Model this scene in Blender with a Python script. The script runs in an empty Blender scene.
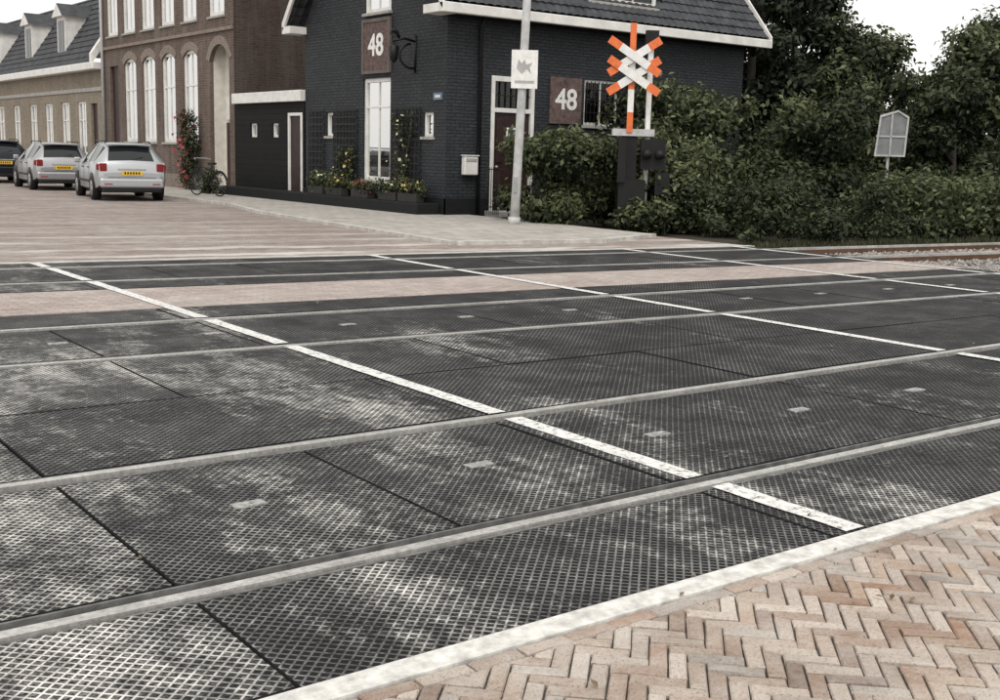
import bpy, bmesh, math, random
import numpy as np
from mathutils import Matrix, Vector
random.seed(7); rng=np.random.default_rng(7)
S=bpy.context.scene; COL=S.collection

# ------------------------------------------------------------------ nodes
class NT:
    def __init__(s,name):
        s.m=bpy.data.materials.new(name); s.m.use_nodes=True; s.t=s.m.node_tree
        s.b=s.t.nodes['Principled BSDF']
    def n(s,typ,**k):
        x=s.t.nodes.new(typ)
        for a,v in k.items(): setattr(x,a,v)
        return x
    def l(s,a,b): s.t.links.new(a,b)
    def put(s,v,sock):
        if hasattr(v,'links'): s.l(v,sock)
        else: sock.default_value=v
    def math(s,op,a,b=None,c=None):
        x=s.n('ShaderNodeMath',operation=op); s.put(a,x.inputs[0])
        if b is not None: s.put(b,x.inputs[1])
        if c is not None: s.put(c,x.inputs[2])
        return x.outputs[0]
    def noise(s,vec,scale,detail=4,rough=.6):
        x=s.n('ShaderNodeTexNoise'); x.inputs['Scale'].default_value=scale
        x.inputs['Detail'].default_value=detail; x.inputs['Roughness'].default_value=rough
        if vec is not None: s.l(vec,x.inputs['Vector'])
        return x.outputs['Fac']
    def rng(s,v,a,b,c=0.,d=1.,smooth=False):
        x=s.n('ShaderNodeMapRange'); x.inputs[1].default_value=a;x.inputs[2].default_value=b
        x.inputs[3].default_value=c;x.inputs[4].default_value=d
        if smooth: x.interpolation_type='SMOOTHSTEP'
        s.l(v,x.inputs[0]); return x.outputs[0]
    def mix(s,f,a,b,mode='MIX'):
        x=s.n('ShaderNodeMix',data_type='RGBA',blend_type=mode)
        s.put(f,x.inputs[0])
        for v,i in((a,6),(b,7)):
            if hasattr(v,'links'): s.l(v,x.inputs[i])
            else: x.inputs[i].default_value=(v[0],v[1],v[2],1)
        return x.outputs[2]
    def pos(s): return s.n('ShaderNodeNewGeometry').outputs['Position']
    def obj(s): return s.n('ShaderNodeTexCoord').outputs['Object']
    def mapv(s,vec,scale=(1,1,1),rot=(0,0,0),loc=(0,0,0)):
        x=s.n('ShaderNodeMapping'); x.inputs['Scale'].default_value=scale; x.inputs['Rotation'].default_value=rot
        x.inputs['Location'].default_value=loc
        s.l(vec,x.inputs['Vector']); return x.outputs[0]
    def bump(s,h,strength=.5,dist=.01):
        x=s.n('ShaderNodeBump'); x.inputs['Strength'].default_value=strength; x.inputs['Distance'].default_value=dist
        s.l(h,x.inputs['Height']); s.l(x.outputs[0],s.b.inputs['Normal'])
    def set(s,col=None,rough=None,metal=None,spec=None):
        if col is not None:
            if hasattr(col,'links'): s.l(col,s.b.inputs['Base Color'])
            else: s.b.inputs['Base Color'].default_value=(*col,1)
        if rough is not None: s.put(rough,s.b.inputs['Roughness'])
        if metal is not None: s.b.inputs['Metallic'].default_value=metal
        if spec is not None: s.b.inputs['Specular IOR Level'].default_value=spec
        return s.m

def simple(name,col,rough=.6,metal=0,var=.25,scale=5,bump=0,bscale=60,spec=.4):
    t=NT(name); o=t.obj()
    n=t.noise(o,scale,4,.65); n=t.rng(n,.3,.7)
    dark=tuple(c*(1-var) for c in col); lite=tuple(min(1,c*(1+var*.6)) for c in col)
    t.set(t.mix(n,dark,lite),rough,metal,spec)
    if bump: t.bump(t.noise(o,bscale,3),bump,.006)
    return t.m

def brickwall(name,c1,c2,mortar,bw=.22,bh=.062,ms=.008,rough=.85,dirt=.4,bumpd=.006,spec=.25):
    t=NT(name); p=t.pos()
    sp=t.n('ShaderNodeSeparateXYZ'); t.l(p,sp.inputs[0])
    nn=t.n('ShaderNodeSeparateXYZ'); t.l(t.n('ShaderNodeNewGeometry').outputs['True Normal'],nn.inputs[0])
    ax=t.math('GREATER_THAN',t.math('ABSOLUTE',nn.outputs[0]),.6)
    u=t.math('ADD',t.math('MULTIPLY',sp.outputs[1],ax),t.math('MULTIPLY',sp.outputs[0],t.math('SUBTRACT',1.,ax)))
    cb=t.n('ShaderNodeCombineXYZ'); t.l(u,cb.inputs[0]); t.l(sp.outputs[2],cb.inputs[1]); vec=cb.outputs[0]
    b=t.n('ShaderNodeTexBrick'); b.inputs['Scale'].default_value=1
    b.inputs['Color1'].default_value=(*c1,1); b.inputs['Color2'].default_value=(*c2,1); b.inputs['Mortar'].default_value=(*mortar,1)
    b.inputs['Mortar Size'].default_value=ms; b.inputs['Mortar Smooth'].default_value=.2
    b.inputs['Brick Width'].default_value=bw; b.inputs['Row Height'].default_value=bh
    t.l(vec,b.inputs['Vector'])
    n=t.rng(t.noise(p,.9,5,.7),.3,.72)
    n2=t.rng(t.noise(p,14,3,.6),.3,.7)
    n3=t.rng(t.noise(t.mapv(p,(2.5,2.5,.35)),1.2,4,.7),.45,.75)   # vertical weather streaks
    c=t.mix(t.math('MULTIPLY',n,dirt),b.outputs['Color'],tuple(x*.45 for x in c1))
    c=t.mix(t.math('MULTIPLY',n2,.3),c,tuple(min(1,x*1.6) for x in c2))
    c=t.mix(t.math('MULTIPLY',n3,.35),c,tuple(min(1,x*1.7+.01) for x in mortar))
    t.set(c,rough,spec=spec)
    h=t.math('SUBTRACT',t.math('MULTIPLY',n2,.4),b.outputs['Fac'])
    t.bump(h,.9,bumpd)
    return t.m

# ------------------------------------------------------------------ mesh helpers
def group(name,loc=(0,0,0),rz=0):
    e=bpy.data.objects.new(name,None); e.empty_display_size=.3
    e.location=loc; e.rotation_euler=(0,0,rz); COL.objects.link(e); return e
def pm(e): return Matrix.Translation(e.location)@Matrix.Rotation(e.rotation_euler[2],4,'Z')
def mesh(name,v,f,mat,parent=None,world=True,smooth=False,mi=None):
    me=bpy.data.meshes.new(name); me.from_pydata([tuple(map(float,q)) for q in v],[],[tuple(q) for q in f])
    for m in (mat if isinstance(mat,(list,tuple)) else [mat]): me.materials.append(m)
    if mi is not None: me.polygons.foreach_set('material_index',mi)
    if smooth: me.polygons.foreach_set('use_smooth',[True]*len(me.polygons))
    me.update()
    o=bpy.data.objects.new(name,me); COL.objects.link(o)
    if parent:
        o.parent=parent
        if world: o.matrix_parent_inverse=pm(parent).inverted()
    return o
def bev(o,w=.01,seg=2):
    m=o.modifiers.new('b','BEVEL'); m.width=w; m.segments=seg; m.limit_method='ANGLE'; return o
BF=[(0,3,2,1),(4,5,6,7),(0,1,5,4),(1,2,6,5),(2,3,7,6),(3,0,4,7)]
def bv(x0,x1,y0,y1,z0,z1): return [(x0,y0,z0),(x1,y0,z0),(x1,y1,z0),(x0,y1,z0),(x0,y0,z1),(x1,y0,z1),(x1,y1,z1),(x0,y1,z1)]
def box(name,x0,x1,y0,y1,z0,z1,mat,parent=None,world=True,b=0):
    o=mesh(name,bv(x0,x1,y0,y1,z0,z1),BF,mat,parent,world)
    if b: bev(o,b)
    return o
def boxes(name,L,mat,parent=None,world=True,b=0):
    v=[];f=[]
    for q in L:
        k=len(v); v+=bv(*q); f+=[tuple(i+k for i in a) for a in BF]
    o=mesh(name,v,f,mat,parent,world)
    if b: bev(o,b)
    return o
def tube(name,pts,r,mat,parent=None,world=True,seg=12,caps=True):
    pts=[Vector(p) for p in pts]; rs=r if isinstance(r,(list,tuple)) else [r]*len(pts)
    v=[];f=[]
    up=None
    for i,p in enumerate(pts):
        d=(pts[min(i+1,len(pts)-1)]-pts[max(i-1,0)]).normalized()
        if up is None: up=Vector((0,0,1)) if abs(d.z)<.9 else Vector((1,0,0))
        a=d.cross(up).normalized(); bb=a.cross(d).normalized(); up=bb
        for k in range(seg):
            t=2*math.pi*k/seg; v.append(p+(a*math.cos(t)+bb*math.sin(t))*rs[i])
    for i in range(len(pts)-1):
        for k in range(seg):
            f.append((i*seg+k,i*seg+(k+1)%seg,(i+1)*seg+(k+1)%seg,(i+1)*seg+k))
    if caps:
        f.append(tuple(range(seg))[::-1]); f.append(tuple((len(pts)-1)*seg+k for k in range(seg)))
    return mesh(name,v,f,mat,parent,world,smooth=True)
def text(name,s,size,mat,parent,M,ext=.004):
    cu=bpy.data.curves.new(name+'_c','FONT'); cu.body=s; cu.size=size; cu.extrude=ext; cu.align_x='CENTER'; cu.align_y='CENTER'; cu.offset=size*.02
    o=bpy.data.objects.new('tmp',cu); COL.objects.link(o)
    dg=bpy.context.evaluated_depsgraph_get(); me=bpy.data.meshes.new_from_object(o.evaluated_get(dg))
    bpy.data.objects.remove(o)
    me.transform(M); me.materials.clear(); me.materials.append(mat)
    q=bpy.data.objects.new(name,me); COL.objects.link(q)
    q.parent=parent; q.matrix_parent_inverse=pm(parent).inverted(); return q

# plane helpers: 'X' => wall at x=c facing -X ; 'Y' => wall at y=c facing -Y ; d = depth inwards
def P(pl,c,u,z,d=0): return (c+d,u,z) if pl=='X' else (u,c+d,z)
def pbox(pl,c,u0,u1,z0,z1,d0,d1):
    return (c+d0,c+d1,u0,u1,z0,z1) if pl=='X' else (u0,u1,c+d0,c+d1,z0,z1)
def wall(name,pl,c,u0,u1,z0,z1,holes,mat,parent,depth=.12):
    us=sorted({u0,u1,*[h[0] for h in holes],*[h[1] for h in holes]}); zs=sorted({z0,z1,*[h[2] for h in holes],*[h[3] for h in holes]})
    v=[];f=[]
    def quad(a,b,cc,d):
        k=len(v); v.extend([a,b,cc,d]); f.append((k,k+1,k+2,k+3))
    for i in range(len(us)-1):
        for j in range(len(zs)-1):
            um=(us[i]+us[i+1])/2; zm=(zs[j]+zs[j+1])/2
            if any(h[0]<um<h[1] and h[2]<zm<h[3] for h in holes): continue
            quad(P(pl,c,us[i],zs[j]),P(pl,c,us[i+1],zs[j]),P(pl,c,us[i+1],zs[j+1]),P(pl,c,us[i],zs[j+1]))
    for h in holes:
        a,b,e,g=h[:4]
        for (p,q) in (((a,e),(b,e)),((b,e),(b,g)),((b,g),(a,g)),((a,g),(a,e))):
            quad(P(pl,c,*p),P(pl,c,*q),P(pl,c,*q,depth),P(pl,c,*p,depth))
    return mesh(name,v,f,mat,parent)
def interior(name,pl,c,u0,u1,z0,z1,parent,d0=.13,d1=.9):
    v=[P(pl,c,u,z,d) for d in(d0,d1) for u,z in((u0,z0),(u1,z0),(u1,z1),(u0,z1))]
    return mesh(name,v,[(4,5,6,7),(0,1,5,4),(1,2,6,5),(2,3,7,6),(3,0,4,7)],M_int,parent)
def curtain(name,pl,c,u0,u1,z0,z1,parent,d=.22,mat=None):
    n=max(6,int((u1-u0)/.03)); v=[];f=[]
    for i in range(n+1):
        u=u0+(u1-u0)*i/n; dd=d+.02*math.sin(i*1.3)+.01*math.sin(i*.7)
        v+=[P(pl,c,u,z0,dd),P(pl,c,u,z1,dd)]
    for i in range(n): f.append((2*i,2*i+2,2*i+3,2*i+1))
    return mesh(name,v,f,mat or M_curt,parent,smooth=True)
def window(pl,c,u0,u1,z0,z1,parent,fw=.07,bars_v=(),bars_z=(.6,),sill=True,curt=None,frame=None,tag='window'):
    fr=frame or M_white; L=[]
    d0,d1=.05,.12
    L+=[pbox(pl,c,u0,u0+fw,z0,z1,d0,d1),pbox(pl,c,u1-fw,u1,z0,z1,d0,d1),
        pbox(pl,c,u0+fw,u1-fw,z1-fw,z1,d0,d1),pbox(pl,c,u0+fw,u1-fw,z0,z0+fw,d0,d1)]
    for q in bars_z:
        zz=z0+(z1-z0)*q; L.append(pbox(pl,c,u0+fw,u1-fw,zz-.025,zz+.025,d0+.012,d1-.01))
    for q in bars_v:
        uu=u0+(u1-u0)*q; L.append(pbox(pl,c,uu-.018,uu+.018,z0+fw,z1-fw,d0+.018,d1-.015))
    boxes(tag+'_frame',L,fr,parent,b=.006)
    g=[P(pl,c,u,z,.095) for u,z in((u0+fw,z0+fw),(u1-fw,z0+fw),(u1-fw,z1-fw),(u0+fw,z1-fw))]
    mesh(tag+'_glass',g,[(0,1,2,3)],M_glass,parent)
    interior(tag+'_room',pl,c,u0-.3,u1+.3,z0-.3,z1+.2,parent)
    if sill: boxes(tag+'_sill',[pbox(pl,c,u0-.06,u1+.06,z0-.07,z0-.003,-.05,.1)],M_stone,parent,b=.008)
    if curt=='full': curtain(tag+'_curtain',pl,c,u0,u1,z0,z1,parent)
    elif curt=='half': curtain(tag+'_curtain',pl,c,u0,u1,z0,z0+(z1-z0)*.5,parent)
    elif curt=='top': curtain(tag+'_blind',pl,c,u0,u1,z0+(z1-z0)*.55,z1,parent)
    elif curt=='side':
        w=(u1-u0)*.3; curtain(tag+'_curtain_a',pl,c,u0,u0+w,z0,z1,parent); curtain(tag+'_curtain_b',pl,c,u1-w,u1,z0,z1,parent)
def archfill(pl,c,u0,u1,z1,rise,mat,parent,ring=None):
    n=10; um=(u0+u1)/2; hw=(u1-u0)/2; R=(hw*hw+rise*rise)/(2*rise); cz=z1-R
    A=[(um+hw*(2*i/n-1),cz+math.sqrt(max(0,R*R-(hw*(2*i/n-1))**2))) for i in range(n+1)]
    v=[];f=[]
    for (u,z) in A: v+=[P(pl,c,u,z,-.003),P(pl,c,u,z1+.02,-.003),P(pl,c,u,z,.13)]
    for i in range(n):
        a=3*i; f+=[(a,a+3,a+4,a+1),(a,a+2,a+5,a+3)]
    mesh('arch_head',v,f,mat,parent)
    if ring:
        v=[];f=[]
        for (u,z) in A:
            dv=Vector((u-um,z-cz)).normalized()
            o=(um+dv.x*(R+.26),cz+dv.y*(R+.26)); i2=(u,z)
            v+=[P(pl,c,i2[0],i2[1],-.012),P(pl,c,o[0],o[1],-.012),P(pl,c,i2[0],i2[1],.02)]
        for i in range(n):
            a=3*i; f+=[(a,a+3,a+4,a+1),(a,a+2,a+5,a+3)]
        mesh('arch_brick_ring',v,f,ring,parent)
def tileroof(name,O,U,V,ul,vl,mat,parent,pitch=.23,row=.3):
    O,U,V=Vector(O),Vector(U).normalized(),Vector(V).normalized(); N=U.cross(V).normalized()
    if N.z<0: N=-N
    nu=int(ul/pitch*5); nr=int(vl/row); us=np.linspace(0,ul,nu+1)
    prof=.035*np.abs(np.sin(np.pi*us/pitch))**.7
    v=[];f=[]
    O,U,V,N=map(np.array,(O,U,V,N))
    for r in range(nr+1):
        for (vv,hh) in ((r*row,.035),(min(vl,(r+1)*row),0.0)):
            jit=rng.normal(0,.003)
            pts=O+np.outer(us,U)+V*vv+np.outer(prof+hh+jit,N); v+=pts.tolist()
    rows=2*(nr+1); w=nu+1
    for j in range(rows-1):
        for i in range(nu): f.append((j*w+i,j*w+i+1,(j+1)*w+i+1,(j+1)*w+i))
    return mesh(name,v,f,mat,parent)

# ------------------------------------------------------------------ materials
M_white=simple('white_painted_wood',(.72,.71,.68),.45,var=.18,scale=3)
M_stone=simple('light_stone',(.36,.35,.33),.8,var=.3,scale=6,bump=.3)
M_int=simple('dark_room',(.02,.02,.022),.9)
M_curt=simple('curtain_cloth',(.60,.595,.57),.9,var=.15)
def glassm():
    t=NT('window_glass'); out=[n for n in t.t.nodes if n.type=='OUTPUT_MATERIAL'][0]
    tr=t.n('ShaderNodeBsdfTransparent'); tr.inputs[0].default_value=(.62,.66,.66,1)
    gl=t.n('ShaderNodeBsdfGlossy'); gl.inputs['Roughness'].default_value=.03; gl.inputs[0].default_value=(.8,.8,.8,1)
    fr=t.n('ShaderNodeFresnel'); fr.inputs[0].default_value=1.5
    bp=t.n('ShaderNodeBump'); bp.inputs['Strength'].default_value=.05; t.l(t.noise(t.pos(),1.5,1),bp.inputs['Height']); t.l(bp.outputs[0],gl.inputs['Normal'])
    mx=t.n('ShaderNodeMixShader'); t.l(t.math('MINIMUM',t.math('MULTIPLY',fr.outputs[0],1.3),.9),mx.inputs[0]); t.l(tr.outputs[0],mx.inputs[1]); t.l(gl.outputs[0],mx.inputs[2]); t.l(mx.outputs[0],out.inputs[0])
    return t.m
M_glass=glassm()
M_black=simple('black_paint',(.009,.009,.0095),.5,var=.3,spec=.3)
M_blackwood=brickwall('black_boards',(.008,.008,.009),(.012,.012,.012),(.002,.002,.002),bw=6,bh=.16,ms=.008,rough=.7,dirt=.3,spec=.15)
M_dark=brickwall('dark_painted_brick',(.024,.027,.031),(.041,.045,.051),(.008,.009,.0105),bw=.24,bh=.075,ms=.013,rough=.65,dirt=.45,bumpd=.018,spec=.25)
M_brown=brickwall('brown_brick',(.080,.052,.041),(.145,.100,.080),(.16,.145,.13),bw=.24,bh=.075,ms=.012,dirt=.5)
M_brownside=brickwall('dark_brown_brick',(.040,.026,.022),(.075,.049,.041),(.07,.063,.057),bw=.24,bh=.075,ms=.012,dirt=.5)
M_tan=brickwall('tan_brick',(.19,.16,.12),(.28,.235,.178),(.21,.19,.165),dirt=.5)
M_ring=simple('arch_bricks',(.24,.195,.165),.85,var=.4,scale=12)
M_cream=simple('cream_plaster',(.66,.63,.57),.85,var=.15)
M_steelg=simple('galvanised_steel',(.40,.40,.40),.5,metal=.2,var=.2)
M_polew=simple('pole_paint',(.46,.46,.455),.5,var=.3,scale=4)
M_door=simple('brown_door_paint',(.033,.018,.017),.45,var=.3,spec=.25)
M_boardred=simple('number_board_brick',(.135,.095,.088),.85,var=.55,scale=10,bump=.4,spec=.2)
M_tile=simple('grey_roof_tile',(.055,.058,.064),.6,var=.55,scale=3,bump=.3,spec=.25)
M_orange=simple('signal_orange',(.74,.17,.05),.45,var=.2,scale=12)
M_rwhite=simple('signal_white',(.76,.755,.735),.45,var=.15,scale=8)
M_rubber=simple('tyre_rubber',(.015,.015,.015),.8)
M_kerb=simple('kerb_concrete',(.48,.465,.43),.85,var=.35,scale=4,bump=.3)
M_blue=simple('blue_sign',(.12,.17,.24),.5)
M_bark=simple('bark',(.05,.043,.034),.9,var=.4,scale=9,bump=.8,bscale=25)
M_terra=simple('planter_dark',(.03,.028,.026),.7)

def matpanel():
    t=NT('rubber_crossing_panel'); p=t.pos()
    mp=t.mapv(p,(1/.031,1/.031,1),(0,0,math.radians(45)))
    sp=t.n('ShaderNodeSeparateXYZ'); t.l(mp,sp.inputs[0])
    fx=t.math('ABSOLUTE',t.math('SUBTRACT',t.math('FRACT',sp.outputs[0]),.5))
    fy=t.math('ABSOLUTE',t.math('SUBTRACT',t.math('FRACT',sp.outputs[1]),.5))
    lat=t.rng(t.math('MAXIMUM',fx,fy),.31,.42,0.,1.,True)      # raised diamond lattice
    big=t.noise(t.mapv(p,(1.1,.42,1),(0,0,.35),(3.1,1.7,0)),1.0,5,.72)
    fine=t.noise(p,11,4,.8)
    grit=t.noise(p,70,2,.7)
    s2=t.n('ShaderNodeSeparateXYZ'); t.l(p,s2.inputs[0])
    # each panel has weathered a little differently
    cell=t.n('ShaderNodeCombineXYZ')
    t.l(t.math('FLOOR',t.math('DIVIDE',t.math('SUBTRACT',s2.outputs[0],1.35),1.167)),cell.inputs[0])
    t.l(t.math('FLOOR',t.math('DIVIDE',t.math('ADD',s2.outputs[1],t.math('MULTIPLY',s2.outputs[0],.03)),1.62)),cell.inputs[1])
    wn=t.n('ShaderNodeTexWhiteNoise'); t.l(cell.outputs[0],wn.inputs['Vector'])
    pv=t.math('MULTIPLY',t.math('SUBTRACT',wn.outputs['Value'],.5),.05)
    lane=t.math('ADD',t.rng(s2.outputs[0],2.6,6.4,0.04,-.075,True),pv)
    far=t.rng(s2.outputs[1],2.6,9,0.02,-.02)
    m_=t.math('ADD',t.math('ADD',big,t.math('MULTIPLY',t.math('SUBTRACT',fine,.5),.55)),t.math('ADD',lane,far))
    dust=t.rng(m_,.50,.80,0.,1.,True)
    wear=t.rng(t.math('ADD',t.math('ADD',t.noise(p,1.9,4,.75),lane),t.math('MULTIPLY',t.math('SUBTRACT',grit,.5),.7)),.36,.72)
    lc=t.mix(wear,(.034,.034,.036),(.18,.177,.172))
    lc=t.mix(dust,lc,(.76,.74,.70))
    pit=t.mix(t.math('MULTIPLY',dust,t.rng(grit,.38,.62)),(.0045,.0045,.005),(.22,.21,.195))
    t.set(t.mix(lat,pit,lc),.75,spec=.2)
    t.bump(t.math('ADD',lat,t.math('MULTIPLY',fine,.4)),.9,.004)
    return t.m
M_mat=matpanel()
def paint():
    t=NT('road_paint'); p=t.pos()
    n=t.noise(p,26,5,.8); m=t.rng(n,.36,.49,0,1)
    t.set(t.mix(m,(.12,.118,.112),t.mix(t.noise(p,3),(.56,.555,.53),(.80,.79,.77))),.7); t.bump(n,.5,.004); return t.m
M_paint=paint()
def railm():
    t=NT('rail_steel'); p=t.pos()
    n=t.rng(t.noise(p,3,5,.75),.35,.65); n2=t.rng(t.noise(p,40,3,.7),.4,.65)
    c=t.mix(n,(.36,.35,.33),(.60,.59,.57)); c=t.mix(t.math('MULTIPLY',n2,.45),c,(.13,.115,.10))
    t.set(c,.42,.3,.5); return t.m
M_rail=railm()
M_rust=simple('rusty_rail_side',(.11,.060,.038),.9,var=.4)
M_bed=simple('crossing_bed',(.012,.011,.011),.9,spec=.1)
M_edgeb=simple('crossing_edge_beam',(.15,.147,.142),.8,var=.6,scale=9,bump=.4)
M_lip=simple('panel_lip_rubber',(.013,.013,.014),.8,var=.6,scale=9,spec=.12)

# ------------------------------------------------------------------ camera / light / world
f=1150.;pt=math.atan(196/1150.);yaw=math.radians(37);ro=math.radians(1.5)
d=Vector((math.sin(yaw)*math.cos(pt),math.cos(yaw)*math.cos(pt),-math.sin(pt))); r0=Vector((math.cos(yaw),-math.sin(yaw),0)); u0=r0.cross(d)
R=r0*math.cos(ro)+u0*math.sin(ro); Uc=u0*math.cos(ro)-r0*math.sin(ro)
cam=bpy.data.cameras.new('camera'); co=bpy.data.objects.new('camera',cam); COL.objects.link(co)
Mx=Matrix((R,Uc,-d)).transposed().to_4x4(); Mx.translation=(0,0,1.45); co.matrix_world=Mx
cam.sensor_width=36; cam.lens=41.4; cam.clip_end=2000; cam.clip_start=.05; S.camera=co
SUN_EL=52; SUN_AZ=215
w=bpy.data.worlds.new('World'); S.world=w; w.use_nodes=True; wt=w.node_tree
bg=wt.nodes['Background']; sky=wt.nodes.new('ShaderNodeTexSky'); sky.sky_type='NISHITA'; sky.sun_disc=False
sky.sun_elevation=math.radians(SUN_EL); sky.sun_rotation=math.radians(SUN_AZ); sky.air_density=1.; sky.dust_density=4
bw=wt.nodes.new('ShaderNodeRGBToBW'); wt.links.new(sky.outputs[0],bw.inputs[0])
tc=wt.nodes.new('ShaderNodeTexCoord'); nz=wt.nodes.new('ShaderNodeTexNoise'); nz.inputs['Scale'].default_value=2.2; nz.inputs['Detail'].default_value=4
wt.links.new(tc.outputs['Generated'],nz.inputs['Vector'])
mr=wt.nodes.new('ShaderNodeMapRange'); mr.inputs[1].default_value=.3; mr.inputs[2].default_value=.7; mr.inputs[3].default_value=.86; mr.inputs[4].default_value=1.04; wt.links.new(nz.outputs['Fac'],mr.inputs[0])
# overcast: fold the clear-sky luminance towards an even cloud layer
ad=wt.nodes.new('ShaderNodeMath'); ad.operation='MULTIPLY_ADD'; ad.inputs[1].default_value=.25; ad.inputs[2].default_value=7.6; wt.links.new(bw.outputs[0],ad.inputs[0])
ml=wt.nodes.new('ShaderNodeMath'); ml.operation='MULTIPLY'; wt.links.new(ad.outputs[0],ml.inputs[0]); wt.links.new(mr.outputs[0],ml.inputs[1])
cm=wt.nodes.new('ShaderNodeMix'); cm.data_type='RGBA'; cm.blend_type='MULTIPLY'; cm.inputs[0].default_value=1; wt.links.new(ml.outputs[0],cm.inputs[6]); cm.inputs[7].default_value=(1,.98,.945,1)
mx=wt.nodes.new('ShaderNodeMix'); mx.data_type='RGBA'; mx.inputs[0].default_value=.94; wt.links.new(sky.outputs[0],mx.inputs[6]); wt.links.new(cm.outputs[2],mx.inputs[7])
wt.links.new(mx.outputs[2],bg.inputs[0]); bg.inputs[1].default_value=.15
sl=bpy.data.lights.new('sun','SUN'); sl.energy=1.25; sl.angle=math.radians(22); sl.color=(1,.965,.91)
so=bpy.data.objects.new('sun',sl); COL.objects.link(so)
az=math.radians(SUN_AZ); el=math.radians(SUN_EL)
sd=Vector((math.sin(az)*math.cos(el),math.cos(az)*math.cos(el),math.sin(el)))
so.rotation_euler=sd.to_track_quat('Z','Y').to_euler(); so.location=(0,0,30)
S.view_settings.view_transform='Standard'; S.view_settings.look='None'; S.view_settings.exposure=0

# ------------------------------------------------------------------ ground
def groundm():
    t=NT('soil_and_grass'); p=t.pos(); n=t.rng(t.noise(p,.6,5,.7),.35,.65); n2=t.noise(p,20,4,.7)
    t.set(t.mix(n2,t.mix(n,(.04,.05,.022),(.12,.10,.07)),(.02,.02,.012)),.95); t.bump(n2,.8,.03); return t.m
mesh('ground',[(-600,-600,-.18),(600,-600,-.18),(600,600,-.18),(-600,600,-.18)],[(0,1,2,3)],groundm())

E3=lambda x:15.0-.11*x       # far edge of crossing
cross=group('level_crossing',(4,8,0))
mesh('bed',[(-14,2.6,-.05),(15.4,2.6,-.05),(15.4,E3(15.4),-.05),(-14,E3(-14),-.05)],[(0,1,2,3)],M_bed,cross)
mesh('bed_end_face',[(15.4,2.6,-.05),(15.4,E3(15.4),-.05),(15.4,E3(15.4),-.18),(15.4,2.6,-.18)],[(0,1,2,3)],M_edgeb,cross)
def panels(name,x0,x1,ya,yb,step,off,parent,z=0.,mat=M_mat,gap=.008):
    v=[];f=[];mi=[]
    xs=[x0]
    k=math.ceil((x0-off)/step)
    while k*step+off<x1:
        if k*step+off>x0+.05: xs.append(k*step+off)
        k+=1
    xs.append(x1)
    for a,b in zip(xs[:-1],xs[1:]):
        a+=gap/2; b-=gap/2; dz=random.uniform(-.003,.003); e=.006
        o=[(a,ya(a)),(b,ya(b)),(b,yb(b)),(a,yb(a))]; i=[(a+e,ya(a)+e),(b-e,ya(b)+e),(b-e,yb(b)-e),(a+e,yb(a)-e)]
        kk=len(v)
        v+=[(p[0],p[1],-.049) for p in o]+[(p[0],p[1],z+dz-.006) for p in o]+[(p[0],p[1],z+dz+random.uniform(-.0015,.0015)) for p in i]
        for q in range(4):
            r=(q+1)%4; f+=[(kk+q,kk+r,kk+4+r,kk+4+q),(kk+4+q,kk+4+r,kk+8+r,kk+8+q)]; mi+=[1,1]
        f.append((kk+8,kk+9,kk+10,kk+11)); mi.append(0)
    return mesh(name,v,f,[mat,M_lip],parent,mi=mi)
L=lambda a,b:(lambda x:a-b*x)
X0,X1=-9,15.3
T1=(3.45,5.03,0.0);T2=(7.92,9.47,.057);T3=(12.75,14.3,.105)
panels('panel_outer_a',X0,X1,L(2.66,0),L(3.385,0),2.33,1.35,cross)
panels('panel_gauge_a',X0,X1,L(3.56,0),L(4.92,0),1.167,1.35,cross)
panels('panel_mid_a',X0,X1,L(5.10,0),L(6.42,.028),2.33,1.35,cross)
panels('panel_mid_b',X0,X1,L(6.44,.028),L(7.85,.057),2.33,2.5,cross)
panels('panel_gauge_b',X0,X1,L(8.03,.057),L(9.36,.057),1.167,1.35,cross)
panels('panel_outer_b',X0,X1,L(9.55,.057),L(10.3,.07),2.33,1.35,cross)
panels('panel_outer_c',X0,X1,L(12.0,.1),L(12.68,.105),2.33,1.35,cross)
panels('panel_gauge_c',X0,X1,L(12.86,.105),L(14.19,.105),1.167,1.35,cross)
panels('panel_outer_d',X0,X1,L(14.37,.105),L(14.9,.11),2.33,1.35,cross)
def strip(name,x0,x1,ya,yb,z0,z1,mat,parent):
    v=[(x0,ya(x0),z0),(x1,ya(x1),z0),(x1,yb(x1),z0),(x0,yb(x0),z0),(x0,ya(x0),z1),(x1,ya(x1),z1),(x1,yb(x1),z1),(x0,yb(x0),z1)]
    return mesh(name,v,BF,mat,parent)
for nm,(a,b,s) in (('a',T1),('b',T2),('c',T3)):
    for q,sgn in ((a,1),(b,-1)):
        strip('rail_'+nm,-80,150,L(q-.027,s),L(q+.027,s),-.045,.004,M_rail,cross)
        strip('rail_head_'+nm,15.45,150,L(q-.036,s),L(q+.036,s),-.03,.010,M_rail,cross)
        strip('rail_web_'+nm,15.42,150,L(q-.038,s),L(q+.038,s),-.16,-.032,M_rust,cross)
        strip('rail_foot_'+nm,15.42,150,L(q-.075,s),L(q+.075,s),-.16,-.120,M_rust,cross)
        o=q-sgn*.054
        strip('edge_angle_'+nm,X0,X1,L(o-.007,s),L(o+.007,s),-.045,-.003,M_edgeb,cross)
        o=q+sgn*.098
        strip('flange_lip_'+nm,X0,X1,L(o-.006,s),L(o+.006,s),-.045,-.002,M_edgeb,cross)
strip('edge_beam_near',-14,15.4,L(2.545,0),L(2.652,0),-.12,.004,simple('edge_beam_concrete',(.64,.625,.59),.8,var=.4,scale=14,bump=.5),cross)
strip('edge_beam_far',-14,15.4,L(14.92,.11),L(15.08,.11),-.12,.004,M_kerb,cross)
lab=[]
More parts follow.
